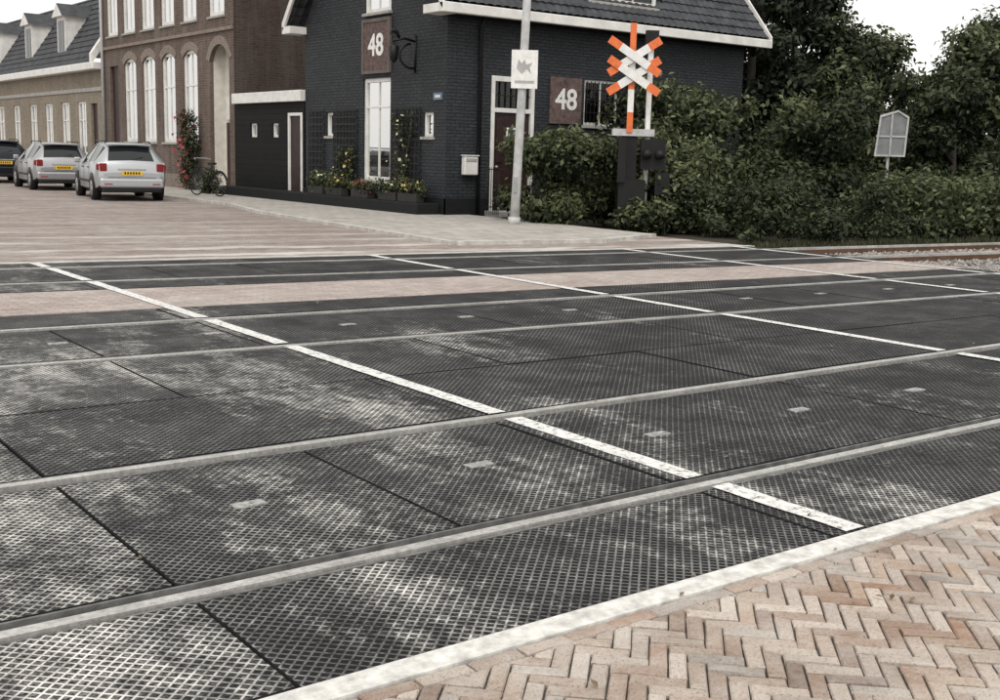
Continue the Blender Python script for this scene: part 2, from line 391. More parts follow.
for k in range(-8,12):
    x=1.93+1.167*k; lab.append((x-.07,x+.07,4.215,4.285,-.001,.006))
for k in range(-8,11):
    x=2.4+1.167*k; y=8.69-.057*x; lab.append((x-.07,x+.07,y-.035,y+.035,-.001,.006))
boxes('lifting_plates',lab,simple('lifting_plate',(.33,.325,.31),.6,var=.75,scale=40),cross)
def vline(x,w,segs,parent):
    v=[];ff=[]
    for a,b in segs:
        n=max(1,int((b-a)/.12)); 
        for i in range(n+1):
            y=a+(b-a)*i/n; j1,j2=random.uniform(-.004,.004),random.uniform(-.004,.004)
            v+=[(x-w/2+j1,y,.0068),(x+w/2+j2,y,.0068)]
        k=len(v)-2*(n+1)
        for i in range(n): ff.append((k+2*i,k+2*i+1,k+2*i+3,k+2*i+2))
    return mesh('painted_line',v,ff,M_paint,parent)
def segs(x):
    g=lambda q,s:q-s*x
    return [(2.67,3.40),(3.55,4.94),(5.08,g(7.87,.057)),(g(8.01,.057),g(9.38,.057)),(g(9.53,.057),g(12.70,.105)),(g(12.84,.105),g(14.21,.105)),(g(14.35,.105),g(14.9,.11))]
for x in (3.82,8.22,12.6,14.9): vline(x,.115,segs(x),cross)
def pavem(name,c1,c2,mort,rot=0.,w=.2,h=.07,band=0.):
    t=NT(name); p=t.pos(); v=t.mapv(p,(1,1,1),(0,0,rot))
    b1=t.n('ShaderNodeTexBrick'); b1.inputs['Scale'].default_value=1; b1.inputs['Color1'].default_value=(*c1,1); b1.inputs['Color2'].default_value=(*c2,1); b1.inputs['Mortar'].default_value=(*mort,1)
    b1.inputs['Brick Width'].default_value=w;b1.inputs['Row Height'].default_value=h;b1.inputs['Mortar Size'].default_value=.008; t.l(v,b1.inputs['Vector'])
    n=t.rng(t.noise(t.mapv(p,(.5,1.3,1),(0,0,.1)),.6,6,.75),.34,.66); n2=t.rng(t.noise(p,2.5,5,.8),.35,.65); n3=t.rng(t.noise(p,9,4,.8),.35,.65)
    c=t.mix(t.math('MULTIPLY',n,.6),b1.outputs['Color'],(.58,.55,.51))
    c=t.mix(t.math('MULTIPLY',n2,.5),c,tuple(x*.42 for x in c1))
    c=t.mix(t.math('MULTIPLY',n3,.35),c,tuple(x*.45 for x in c1))
    if band:
        s=t.n('ShaderNodeSeparateXYZ'); t.l(p,s.inputs[0])
        wob=t.math('ADD',t.math('ADD',s.outputs[1],t.math('MULTIPLY',s.outputs[0],.13)),t.math('MULTIPLY',t.noise(p,.8,4),.9))
        bb=t.rng(t.math('ABSOLUTE',t.math('SUBTRACT',t.math('FRACT',t.math('DIVIDE',wob,1.15)),.5)),.30,.42,0,1,True)
        fade=t.math('MULTIPLY',t.rng(s.outputs[1],15,22,band,band*.15),t.rng(t.noise(p,.5,3),.35,.6))
        c=t.mix(t.math('MULTIPLY',bb,fade),c,(.62,.60,.57))
    t.set(c,.88,spec=.2); t.bump(t.math('SUBTRACT',t.math('MULTIPLY',n2,.3),b1.outputs['Fac']),.8,.008); return t.m
M_pave=pavem('clay_paving',(.255,.190,.165),(.40,.325,.29),(.15,.135,.12),band=.7)
M_pave2=pavem('pink_paving_band',(.41,.325,.29),(.55,.47,.43),(.25,.22,.2))
strip('brick_band',-14,15.4,L(10.33,.07),L(11.97,.1),-.049,.0,M_pave2,cross)

# near pavement: real herringbone bricks
near=group('brick_pavement',(3,1.5,0))
mesh('sand_joints',[(-30,-30,-.016),(30,-30,-.016),(30,2.54,-.016),(-30,2.54,-.016)],[(0,1,2,3)],simple('joint_sand',(.10,.085,.07),.95,scale=20,bump=.5,var=.5),near)
def brickm():
    t=NT('clay_brick'); a=t.n('ShaderNodeAttribute'); a.attribute_name='col'; p=t.pos()
    n=t.rng(t.noise(p,45,4,.75),.3,.7); n2=t.rng(t.noise(p,1.7,5,.75),.40,.62); n3=t.rng(t.noise(p,130,3,.7),.55,.7); n4=t.rng(t.noise(p,.9,3,.6),.45,.65)
    c=t.mix(t.math('MULTIPLY',n,.45),a.outputs['Color'],(.17,.14,.12))
    c=t.mix(t.math('MULTIPLY',n2,.5),c,(.62,.58,.53))
    c=t.mix(t.math('MULTIPLY',n4,.22),c,(.15,.11,.085))
    c=t.mix(t.math('MULTIPLY',n3,.5),c,(.10,.085,.075))
    t.set(c,.88,spec=.2); t.bump(t.math('ADD',n,n3),.6,.004); return t.m
M_brick=brickm()
W_=.056; n_=3; cs=math.cos(math.pi/4)
v=[];ff=[];cols=[]
pal=[(.43,.345,.285),(.52,.44,.375),(.36,.255,.195),(.57,.495,.43),(.33,.205,.14),(.44,.32,.235),(.42,.375,.335),(.25,.175,.14)]
wts=[5,5,4,4,1.8,2.0,3.5,1.6]
def addbrick(cx,cy,ang,hl,hw):
    k=len(v); ca,sa=math.cos(ang),math.sin(ang); z=random.gauss(-.001,.002); tx,ty=random.gauss(0,.012),random.gauss(0,.03)
    g=.0026; e=.003+random.random()*.0035
    for (l,ww,zz) in ((hl-g,hw-g,-.03),(hl-g,hw-g,-.005),(hl-g-e,hw-g-e,0)):
        for sx,sy in((-1,-1),(1,-1),(1,1),(-1,1)):
            a,b=sx*l+random.uniform(-.0018,.0018),sy*ww+random.uniform(-.0018,.0018)
            v.append((cx+a*ca-b*sa,cy+a*sa+b*ca,zz+z+(a*tx+b*ty if zz>-.02 else 0)))
    for q in range(4):
        r=(q+1)%4; ff.append((k+q,k+r,k+4+r,k+4+q)); ff.append((k+4+q,k+4+r,k+8+r,k+8+q))
    ff.append((k+8,k+9,k+10,k+11))
    c=random.choices(pal,wts)[0]; s=random.uniform(.78,1.14); cols.extend([(c[0]*s,c[1]*s,c[2]*s,1)]*9)
def brickobj(name,clip=None):
    global v,ff,cols
    o=mesh(name,v,ff,M_brick,near); me=o.data
    at=me.color_attributes.new('col','FLOAT_COLOR','CORNER')
    at.data.foreach_set('color',np.repeat(np.array(cols,dtype=np.float32),4,axis=0).ravel())
    if clip is not None:
        bm=bmesh.new(); bm.from_mesh(me)
        bmesh.ops.bisect_plane(bm,geom=bm.verts[:]+bm.edges[:]+bm.faces[:],plane_co=(0,clip,0),plane_no=(0,1,0),clear_outer=True)
        bm.to_mesh(me); bm.free()
    v=[];ff=[];cols=[]
for j in range(-130,130):
    for m in range(-26,26):
        for (bx,by,o) in ((j+6*m+1.5,j+.5,0),(j+.5,j-3.5+6*m,1)):
            x,y=bx*W_,by*W_; X=x*cs-y*cs+3; Y=x*cs+y*cs+1
            if X<-1 or X>7 or Y>2.60 or Y<-1: continue
            addbrick(X,Y,math.pi/4+(math.pi/2 if o else 0)+random.gauss(0,.014),W_*1.5,W_/2)
brickobj('herringbone_bricks',2.474)
x=-1.6
while x<8: addbrick(x+.09,2.508,random.gauss(0,.008),.09,.031); x+=.18
brickobj('border_bricks')
mesh('outer_paving',[(-30,-30,-.012),(30,-30,-.012),(30,-1.1,-.012),(-30,-1.1,-.012)],[(0,1,2,3)],M_pave,near)

# far street
mesh('brick_street',[(-60,E3(-14)+.1,-.004),(-14,E3(-14)+.1,-.004),(15.4,E3(15.4)+.1,-.004),(15.4,19,-.004),(16,90,-.004),(-60,90,-.004)],[(0,1,2,3,4,5)],M_pave)
M_walk=pavem('concrete_paving',(.40,.375,.34),(.50,.475,.44),(.19,.175,.16),0,.3,.3)
sw=[(10.5,15.2),(13.2,14.8),(15.2,15.6),(15.4,21.8),(24.5,21.8),(24.5,22.5),(16,22.5),(16,85),(12.1,85),(12.1,27.5),(11.3,24)]
walk=group('sidewalk',(13,24,0))
n=len(sw); mesh('surface',[(a,b,.055) for a,b in sw],[tuple(range(n))],M_walk,walk)
def offs(a,b,w):
    dx,dy=b[0]-a[0],b[1]-a[1]; l=math.hypot(dx,dy); return (dy/l*w,-dx/l*w)
for a,b in ((sw[-3],sw[-2]),(sw[-2],sw[-1]),(sw[-1],sw[0]),(sw[0],sw[1]),(sw[1],sw[2])):
    ox,oy=offs(a,b,.13)
    vv=[(a[0],a[1]),(b[0],b[1]),(b[0]+ox,b[1]+oy),(a[0]+ox,a[1]+oy)]
    mesh('kerb',[(p[0],p[1],-.05) for p in vv]+[(p[0],p[1],.06) for p in vv],BF,M_kerb,walk)

# ballast
def ballm():
    t=NT('ballast'); p=t.pos(); vo=t.n('ShaderNodeTexVoronoi'); vo.inputs['Scale'].default_value=18; t.l(p,vo.inputs['Vector'])
    c=t.mix(t.rng(vo.outputs['Distance'],0,.6),(.36,.34,.32),(.05,.045,.042)); t.set(c,.9)
    t.bump(vo.outputs['Distance'],1,.03); return t.m
mesh('ballast_bed',[(15.42,-6,-.14),(150,-6,-.14),(150,-1.5,-.14),(26,12.5,-.14),(15.42,13.7,-.14)],[(0,1,2,3,4)],ballm())
ph=(1+5**.5)/2
iv=np.array([(-1,ph,0),(1,ph,0),(-1,-ph,0),(1,-ph,0),(0,-1,ph),(0,1,ph),(0,-1,-ph),(0,1,-ph),(ph,0,-1),(ph,0,1),(-ph,0,-1),(-ph,0,1)])/1.9
iff=np.array([(0,11,5),(0,5,1),(0,1,7),(0,7,10),(0,10,11),(1,5,9),(5,11,4),(11,10,2),(10,7,6),(7,1,8),(3,9,4),(3,4,2),(3,2,6),(3,6,8),(3,8,9),(4,9,5),(2,4,11),(6,2,10),(8,6,7),(9,8,1)])
N=9000; vs=[];fs=[]
for i in range(N):
    x=15.45+rng.random()*9; y=6+rng.random()*(13.5-.1*(x-15)-6)
    s=.018+rng.random()*.02
    vs.append(iv*s*rng.uniform(.6,1.3,3)+rng.normal(0,s*.12,(12,3))+np.array([x,y,-.13+rng.random()*.02])); fs.append(iff+12*i)
mesh('ballast_stones',np.concatenate(vs).tolist(),np.concatenate(fs).tolist(),simple('stone_grey',(.33,.31,.29),.9,var=.7,scale=9))
sl_=[]
slp=group('railway_sleepers',(18,11,0))
for k in range(22):
    for (a,b,s) in (T2,T3):
        x=15.8+k*.6; yc=(a+b)/2-s*x; sl_.append((x-.12,x+.12,yc-1.2,yc+1.2,-.17,-.112))
boxes('sleepers',sl_,simple('sleeper',(.17,.15,.13),.9,var=.4),slp,b=.01)

# ------------------------------------------------------------------ foliage
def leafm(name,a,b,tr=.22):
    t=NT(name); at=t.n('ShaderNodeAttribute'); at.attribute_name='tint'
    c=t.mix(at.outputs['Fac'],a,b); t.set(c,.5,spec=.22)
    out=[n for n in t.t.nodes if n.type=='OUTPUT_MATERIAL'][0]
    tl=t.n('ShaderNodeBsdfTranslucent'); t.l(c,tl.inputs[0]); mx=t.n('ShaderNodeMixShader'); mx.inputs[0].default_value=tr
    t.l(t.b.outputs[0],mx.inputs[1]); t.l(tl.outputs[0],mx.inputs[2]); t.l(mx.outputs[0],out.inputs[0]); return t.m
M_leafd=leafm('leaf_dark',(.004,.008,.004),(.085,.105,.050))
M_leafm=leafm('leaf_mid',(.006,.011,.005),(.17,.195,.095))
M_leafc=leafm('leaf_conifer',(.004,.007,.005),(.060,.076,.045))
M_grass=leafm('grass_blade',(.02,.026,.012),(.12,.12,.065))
def leafmesh(name,C,Nn,size,tint,mat,parent,asp=.5,T=None):
    n=len(C); 
    if T is None: T=rng.normal(size=(n,3))
    T=np.cross(Nn,T); T/=np.linalg.norm(T,axis=1,keepdims=True)+1e-9
    B=np.cross(Nn,T); B/=np.linalg.norm(B,axis=1,keepdims=True)+1e-9
    s=(size*rng.uniform(.6,1.4,n))[:,None]
    V=np.stack([C-T*s*.5,C+B*s*asp*.5+Nn*s*.08,C+T*s*.5,C-B*s*asp*.5+Nn*s*.08],1).reshape(-1,3)
    me=bpy.data.meshes.new(name); me.vertices.add(4*n); me.vertices.foreach_set('co',V.astype(np.float32).ravel())
    me.loops.add(4*n); me.loops.foreach_set('vertex_index',np.arange(4*n,dtype=np.int32))
    me.polygons.add(n); me.polygons.foreach_set('loop_start',np.arange(0,4*n,4,dtype=np.int32))
    me.polygons.foreach_set('loop_total',np.full(n,4,dtype=np.int32))
    me.update(calc_edges=True); me.materials.append(mat)
    a=me.attributes.new('tint','FLOAT','FACE'); a.data.foreach_set('value',np.clip(tint,0,1).astype(np.float32))
    o=bpy.data.objects.new(name,me); COL.objects.link(o)
    if parent: o.parent=parent; o.matrix_parent_inverse=pm(parent).inverted()
    return o
def clumpleaves(clumps,n,size):
    A=np.array(clumps); vol=(A[:,3]*A[:,4]*A[:,5])**(.67); pr=vol/vol.sum(); idx=rng.choice(len(A),n,p=pr)
    D=rng.normal(size=(n,3)); D/=np.linalg.norm(D,axis=1,keepdims=True)
    r=rng.random(n)**.38
    lump=1+.22*np.sin(D[:,0]*5+idx)*np.cos(D[:,1]*6+idx*2)+.16*np.sin(D[:,2]*9+idx*3)
    C=A[idx,:3]+D*A[idx,3:]*(r*lump)[:,None]+rng.normal(0,size*.6,(n,3))
    Nn=D+rng.normal(0,.8,(n,3))+np.array([0,0,.5]); Nn/=np.linalg.norm(Nn,axis=1,keepdims=True)
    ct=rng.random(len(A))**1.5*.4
    tint=ct[idx]-.06+.6*np.maximum(0,r-.5)*(.4+D[:,2])+rng.random(n)**2.5*.75  # random tone plus painted shading: outer upper leaves lighter, inner and lower darker
    keep=C[:,2]>.02-.1
    return C[keep],Nn[keep],tint[keep]
def tree(name,x,y,h,r,mat,nl=14000,size=.16,crown0=.25,ncl=26,tr=.16):
    g=group(name,(x,y,-.1)); cl=[]
    lean=(random.uniform(-.2,.2),random.uniform(-.2,.2))
    tp=[(x+lean[0]*t*2,y+lean[1]*t*2,-.18+h*.8*t) for t in (0,.25,.5,.75,1)]
    tube('trunk',tp,[tr,tr*.8,tr*.6,tr*.4,tr*.15],M_bark,g)
    for i in range(ncl):
        t=crown0+(1-crown0)*(i+random.random())/ncl
        rad=r*math.sin(math.pi*min(.97,max(.12,(t-crown0)/(1-crown0)*.85+.15)))**.6
        a=random.random()*6.283; q=rad*random.uniform(.35,1.)
        s=r*random.uniform(.16,.36)
        c=(x+lean[0]*t*2+math.cos(a)*q,y+lean[1]*t*2+math.sin(a)*q,h*t*.93)
        cl.append((*c,s*1.1,s*1.1,s*.75))
        if i%2==0:
            b=tp[min(4,int(t*4))]; b=(b[0],b[1],min(b[2],c[2]-.1)); m_=((b[0]+c[0])/2,(b[1]+c[1])/2,(b[2]+c[2])/2+.1)
            tube('limb',[b,m_,c],[tr*.35,tr*.22,tr*.06],M_bark,g,seg=6)
    C,Nn,t=clumpleaves(cl,nl,size); leafmesh('leaves',C,Nn,size,t,mat,g); return g
def bush(name,cl,n,size,mat,parent=None,asp=.5):
    g=group(name,(cl[0][0],cl[0][1],0))
    for c in cl[:6]:
        zt=min(c[2],.9)
        tube('stem',[(c[0],c[1],-.15),(c[0]+.05,c[1],zt*.6),(c[0],c[1]+.05,zt)],[.022,.015,.006],M_bark,g,seg=6)
    C,Nn,t=clumpleaves(cl,n,size); leafmesh('leaves',C,Nn,size,t,mat,g,asp); return g
def rcl(x0,x1,y0,y1,h,n,r=.6,sl=0.):
    out=[]
    for i in range(n):
        x=random.uniform(x0,x1); y=random.uniform(y0,y1)-sl*(x-x0); z=random.uniform(.1,1)*h*.85; s=r*random.uniform(.55,1.2)
        out.append((x,y,z,s,s,s*.75))
    return out
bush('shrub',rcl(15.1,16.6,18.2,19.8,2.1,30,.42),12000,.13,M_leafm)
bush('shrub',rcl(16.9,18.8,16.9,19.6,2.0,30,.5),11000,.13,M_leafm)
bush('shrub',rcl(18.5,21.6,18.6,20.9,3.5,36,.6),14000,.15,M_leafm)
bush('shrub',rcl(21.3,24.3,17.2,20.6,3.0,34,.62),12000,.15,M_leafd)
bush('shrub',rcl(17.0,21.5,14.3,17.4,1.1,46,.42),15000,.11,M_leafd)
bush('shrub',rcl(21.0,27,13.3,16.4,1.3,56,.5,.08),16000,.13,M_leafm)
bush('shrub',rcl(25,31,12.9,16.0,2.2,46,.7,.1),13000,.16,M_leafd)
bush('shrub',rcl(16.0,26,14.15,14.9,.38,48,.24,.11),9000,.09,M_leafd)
tree('conifer_tree',26.9,23.6,11.5,1.9,M_leafc,24000,.2,.10,60,.2)
tree('conifer_tree',28.9,24.0,9.6,1.8,M_leafc,18000,.2,.15,50,.2)
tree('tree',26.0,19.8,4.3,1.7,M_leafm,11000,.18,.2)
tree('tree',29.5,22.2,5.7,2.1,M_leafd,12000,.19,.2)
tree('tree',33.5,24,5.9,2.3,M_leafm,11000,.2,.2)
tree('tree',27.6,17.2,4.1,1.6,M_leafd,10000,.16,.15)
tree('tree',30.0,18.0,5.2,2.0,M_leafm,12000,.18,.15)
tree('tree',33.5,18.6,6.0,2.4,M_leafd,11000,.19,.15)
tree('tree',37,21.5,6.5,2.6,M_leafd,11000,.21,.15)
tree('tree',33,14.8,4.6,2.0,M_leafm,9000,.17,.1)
C,Nn,t=clumpleaves([(40+i*1.6+random.uniform(-1,1),28-i*.75+random.uniform(-2,2),random.uniform(.8,3.6),2,2,1.6) for i in range(36)]+[(26+i*.8,25+random.uniform(0,4),random.uniform(.5,2.6),1.6,1.6,1.2) for i in range(18)],26000,.36)
leafmesh('distant_tree_row',C,Nn,.36,t,M_leafd,None)
def grassverge(name,n,fx,h,mat):
    C=np.zeros((n,3)); 
    for i in range(n):
        x,y=fx(); C[i]=(x,y,h*.4*random.random()-.12+h*.25)
    Nn=rng.normal(size=(n,3))*np.array([1,1,.15]); Nn/=np.linalg.norm(Nn,axis=1,keepdims=True)
    T=np.cross(Nn,np.tile(np.array([[0,0,1.]]),(n,1))); 
    return leafmesh(name,C,Nn,h,rng.random(n)**1.8,mat,None,.09,T=T+rng.normal(0,.3,(n,3)))
def gv():
    x=random.uniform(15.4,30); return x, 15.35-.12*x+.5*random.random()**1.3+.18*math.sin(x*2.3)+.05
grassverge('grass_verge',3500,gv,.16,M_grass)
mesh('verge_soil',[(15.42,13.45,-.10),(32,11.7,-.10),(40,26,-.10),(15.42,21.7,-.10)],[(0,1,2,3)],simple('verge_soil_dark',(.045,.04,.028),.95,bump=.6,scale=2))

# ------------------------------------------------------------------ dark grey house
H=group('dark_brick_house',(14.75,21.8,0)); XA=14.75; YB=21.8; HZ=4.72; RX=24.45; YN=28.6; YM=(YB+YN)/2; RZ=9.0
wa=[(24.2,25.5,.72,3.2),(27.0,27.42,1.8,2.4),(22.32,22.75,1.8,2.35)]
wall('street_wall','X',XA,YB,YN,0,HZ,wa,M_dark,H)
window('X',XA,24.2,25.5,.72,3.2,H,.10,(.5,),(.72,),curt='side')
window('X',XA,27.0,27.42,1.8,2.4,H,.06,(),())
window('X',XA,22.32,22.75,1.8,2.35,H,.06,(),())
sl2=(RZ-HZ)/(YM-YB)
def gz(y): return HZ+(min(y-YB,YN-y))*sl2
gw=(24.2,25.35,4.62,6.1)
v=[];ff=[]
ys=sorted(set([YB,22.5,23.3,24.2,25.35,26.2,27.2,YN,YM]))
for a,b in zip(ys[:-1],ys[1:]):
    z0=HZ if not(gw[0]<=a and b<=gw[1]) else gw[3]
    k=len(v); v+=[(XA,a,z0),(XA,b,z0),(XA,b,gz(b)),(XA,a,gz(a))]; ff.append((k,k+1,k+2,k+3))
mesh('gable',v,ff,M_dark,H)
window('X',XA-.06,24.2,25.35,4.74,6.1,H,.09,(.5,),(.5,),curt='full')
wb=[(15.98,17.24,.12,3.22),(18.8,19.95,2.2,3.3)]
wall('track_wall','Y',YB,XA,RX,0,HZ,wb,M_dark,H)
mesh('back_walls',[(RX,YB,0),(RX,YN,0),(RX,YN,HZ),(RX,YB,HZ),(XA,YN,0),(XA,YN,HZ),(RX,YM,RZ)],[(0,1,2,3),(1,4,5,2),(3,2,6)],M_dark,H)
window('Y',YB,18.8,19.95,2.2,3.3,H,.07,(.5,),(),curt=None,tag='barred_window')
boxes('window_bars',[(18.87+i*.125,18.885+i*.125,YB-.02,YB,2.25,3.26) for i in range(9)]+[(18.82,19.93,YB-.022,YB-.003,z,z+.02) for z in(2.5,2.8,3.05)],M_black,H)
boxes('door_frame',[(15.98,16.08,YB-.03,YB+.1,.12,3.22),(17.14,17.24,YB-.03,YB+.1,.12,3.22),(16.08,17.14,YB-.03,YB+.1,3.1,3.22),(16.08,17.14,YB-.02,YB+.1,2.4,2.5)],M_white,H,b=.008)
mesh('transom_glass',[(16.08,YB+.06,2.5),(17.14,YB+.06,2.5),(17.14,YB+.06,3.1),(16.08,YB+.06,3.1)],[(0,1,2,3)],M_glass,H)
interior('transom_room','Y',YB,16.0,17.2,2.45,3.2,H)
boxes('transom_bars',[(16.08+.17*i,16.1+.17*i,YB+.03,YB+.05,2.5,3.1) for i in range(1,6)]+[(16.08,17.14,YB+.032,YB+.048,2.78,2.8)],M_black,H)
box('door',16.08,17.14,YB+.04,YB+.09,.12,2.4,M_door,H)
boxes('door_panels',[(16.17,16.55,YB+.015,YB+.04,.3,1.1),(16.67,17.05,YB+.015,YB+.04,.3,1.1),(16.17,16.36,YB+.015,YB+.04,1.25,2.25),(16.86,17.05,YB+.015,YB+.04,1.25,2.25)],M_door,H,b=.01)
boxes('door_window',[(16.46,16.76,YB+.01,YB+.04,1.76,2.06)],M_white,H,b=.005)
boxes('door_window_pane',[(16.50,16.72,YB+.004,YB+.01,1.80,2.02)],simple('door_pane',(.06,.065,.07),.1),H)
tube('door_knob',[(16.18,YB+.04,1.15),(16.18,YB-.03,1.15)],.03,M_steelg,H)
box('door_step',15.85,17.4,YB-.42,YB-.003,.0,.14,M_stone,H,b=.015)
boxes('plinth',[(XA-.03,XA-.003,YB-.03,YN,0,.42),(XA-.03,15.94,YB-.03,YB-.003,0,.42),(17.28,RX,YB-.03,YB-.003,0,.42)],simple('plinth_paint',(.011,.012,.013),.7,spec=.2),H)
box('number_board',XA-.05,XA-.004,24.25,25.4,3.38,4.52,M_boardred,H,b=.01)
boxes('number_board_frame',[(XA-.07,XA-.004,24.17,24.25,3.3,4.6),(XA-.07,XA-.004,25.4,25.48,3.3,4.6),(XA-.07,XA-.004,24.25,25.4,3.3,3.38),(XA-.07,XA-.004,24.25,25.4,4.52,4.6)],simple('board_edge',(.13,.11,.10),.8),H)
text('number_48','48',.72,M_rwhite,H,Matrix.Translation((XA-.056,24.82,3.95))@Matrix.Rotation(math.radians(-90),4,'Z')@Matrix.Rotation(math.radians(90),4,'X'))
box('number_board_b',17.70,18.68,YB-.05,YB-.004,2.2,3.3,M_boardred,H,b=.01)
text('number_48_b','48',.68,M_rwhite,H,Matrix.Translation((18.19,YB-.056,2.76))@Matrix.Rotation(math.radians(90),4,'X'))
# roof
ov=.42
ev=YB-ov; ez=HZ-ov*sl2*.45+.2
RE=RX+.45
Ls=math.hypot(YM-ev,RZ+.12-ez)
tileroof('roof_tiles',(XA-.45,ev,ez),(1,0,0),(0,YM-ev,RZ+.12-ez),RE-XA+.45,Ls,M_tile,H)
tileroof('roof_tiles_back',(XA-.45,YN+ov,ez),(1,0,0),(0,YM-YN-ov,RZ+.12-ez),RE-XA+.45,Ls,M_tile,H)
tube('ridge',[(XA-.45,YM,RZ+.14),(RE,YM,RZ+.14)],.1,M_tile,H)
boxes('eave_fascia',[(XA-.5,RE+.06,ev-.12,ev+.02,ez-.24,ez-.02)],M_white,H,b=.02)
boxes('eave_soffit',[(XA-.4,RE,ev+.02,YB-.003,ez-.2,ez-.15)],M_black,H)
boxes('frieze',[(XA-.02,RX,YB-.04,YB-.004,HZ-.28,HZ-.12)],simple('frieze_paint',(.012,.012,.013),.6),H)
for xx,nm in ((XA-.5,'barge_left'),(RE,'barge_right')):
    for (ya,yb) in ((ev-.1,YM),(YN+ov-.05,YM)):
        v=[];zA=ez-.18; zB=RZ+.06
        for x_ in (xx,xx+.06):
            v+=[(x_,ya,zA),(x_,yb,zB),(x_,yb,zB+.24),(x_,ya,zA+.24)]
        mesh(nm,v,[(0,1,2,3),(4,7,6,5),(0,4,5,1),(1,5,6,2),(2,6,7,3),(3,7,4,0)],M_white,H)
boxes('barge_return',[(XA-.5,XA-.004,ev-.02,YB+.25,ez-.23,ez-.04),(XA-.5,XA-.004,YN-.1,YN+ov-.05,ez-.23,ez-.04)],M_white,H,b=.01)
boxes('dormer_body',[(18.75,21.1,YB+.08,YB+2.2,4.95,6.3)],M_black,H)
box('dormer_roof',18.6,21.25,YB-.1,YB+2.4,6.3,6.42,M_white,H)
window('Y',YB-.06,18.8,21.05,5.16,6.28,H,.1,(.33,.66),(),sill=True,curt='full',tag='dormer_window')
tube('downspout',[(15.62,YB-.2,ez-.2),(15.62,YB-.07,ez-.45),(15.62,YB-.07,.05)],.045,M_black,H)
mb=group('mailbox',(15.35,21.6,1.2)); box('body',15.16,15.54,YB-.17,YB-.034,.96,1.38,M_white,mb,b=.02); box('flap',15.2,15.5,YB-.185,YB-.172,1.27,1.33,M_steelg,mb); box('lid',15.14,15.56,YB-.19,YB-.034,1.383,1.41,M_white,mb,b=.006)
box('blue_number_plate',XA-.03,XA-.004,21.95,22.3,2.62,2.78,M_blue,H)
box('blue_number_plate_text',XA-.033,XA-.0301,22.02,22.23,2.67,2.73,M_white,H)
gt=group('iron_gate',(15.7,21.4,0))
for i in range(7): tube('bar',[(15.6+i*.055,21.35,.06),(15.6+i*.055,21.35,1.15)],.008,M_black,gt,seg=6)
tube('rail_top',[(15.58,21.35,1.1),(15.95,21.35,1.1)],.012,M_black,gt,seg=6); tube('rail_low',[(15.58,21.35,.25),(15.95,21.35,.25)],.012,M_black,gt,seg=6)
def trellis(y0,y1,z0,z1):
    g=group('trellis',(XA-.05,(y0+y1)/2,z0)); Lh=[];Lv=[]
    n=int((y1-y0)/.17)
    for i in range(n+1):
        y=y0+(y1-y0)*i/n; Lv.append((XA-.05,XA-.035,y-.018,y+.018,z0,z1))
    m_=int((z1-z0)/.17)
    for i in range(m_+1):
        z=z0+(z1-z0)*i/m_; Lh.append((XA-.065,XA-.051,y0-.02,y1+.02,z-.018,z+.018))
    boxes('slats_v',Lv,M_black,g); boxes('slats_h',Lh,M_black,g); return g
trellis(25.75,26.94,.5,2.45); trellis(27.48,28.3,.5,2.45); trellis(22.82,24.05,.45,2.45)
ld=group('planter_ledge',(14.3,26,0)); box('ledge',14.1,14.71,21.95,33.0,.0,.30,simple('ledge_paint',(.012,.013,.014),.7,spec=.2),ld,b=.02)
M_fl_w=simple('petals_white',(.62,.60,.42),.6); M_fl_r=simple('petals_red',(.33,.04,.04),.6); M_fl_y=simple('petals_yellow',(.55,.42,.12),.6)
def planter(x,y,z,col,h=.35,wid=.8,nf=45):
    g=group('flower_box',(x,y,z)); box('box',x-.11,x+.11,y-wid/2,y+wid/2,z,z+.2,M_terra,g,b=.01)
    cl=[(x+random.uniform(-.05,.05),y-wid/2+wid*i/5,z+.2+random.uniform(.05,h*.5),.15,.15,h*.5) for i in range(6)]
    C,Nn,t=clumpleaves(cl,900,.05); leafmesh('leaves',C,Nn,.065,t,M_leafm,g)
    C,Nn,t=clumpleaves(cl,nf,.05); C[:,2]+=.03; leafmesh('flowers',C,Nn,.06,t,col,g,1.)
planter(14.4,22.7,.30,M_fl_y);planter(14.4,23.6,.30,M_fl_w);planter(14.4,24.9,.30,M_fl_r,.25);planter(14.4,26.2,.30,M_fl_y);planter(14.4,27.2,.30,M_fl_w,.45)
def climber(name,y0,y1,z1,n,fcol,nf=60):
    g=group(name,(14.6,(y0+y1)/2,.3)); cl=[]
    for s in range(3):
        y=random.uniform(y0,y1); pts=[]
        for k in range(7):
            z=.3+(z1-.3)*k/6; y=min(y1,max(y0,y+random.uniform(-.2,.2))); pts.append((14.66,y,z)); cl.append((14.62,y,z,.1,.2,.18))
        tube('stem',pts,[.014]*7,M_bark,g,seg=5)
    C,Nn,t=clumpleaves(cl,n,.06); leafmesh('leaves',C,Nn,.08,t,M_leafm,g)
    C,Nn,t=clumpleaves(cl,nf,.05); C[:,0]-=.08; leafmesh('blossoms',C,Nn,.08,t,fcol,g,1.)
climber('climbing_rose',22.85,24.0,2.2,620,M_fl_w,30); climber('climbing_rose',25.9,28.1,1.4,650,M_fl_y,22)
bl_=group('wall_lantern',(14.6,23.1,3.6))
tube('arm',[(XA,23.1,3.95),(XA-.3,23.1,4.0),(XA-.62,23.1,3.93)],.03,M_black,bl_)
tube('scroll',[(XA-.02,23.1,3.35)]+[(XA-.1-.34*math.sin(a),23.1,3.62-.28*math.cos(a)) for a in np.linspace(.2,3.0,9)],.03,M_black,bl_,seg=8)
tube('plate',[(XA-.02,23.1,3.25),(XA-.02,23.1,4.1)],.03,M_black,bl_)
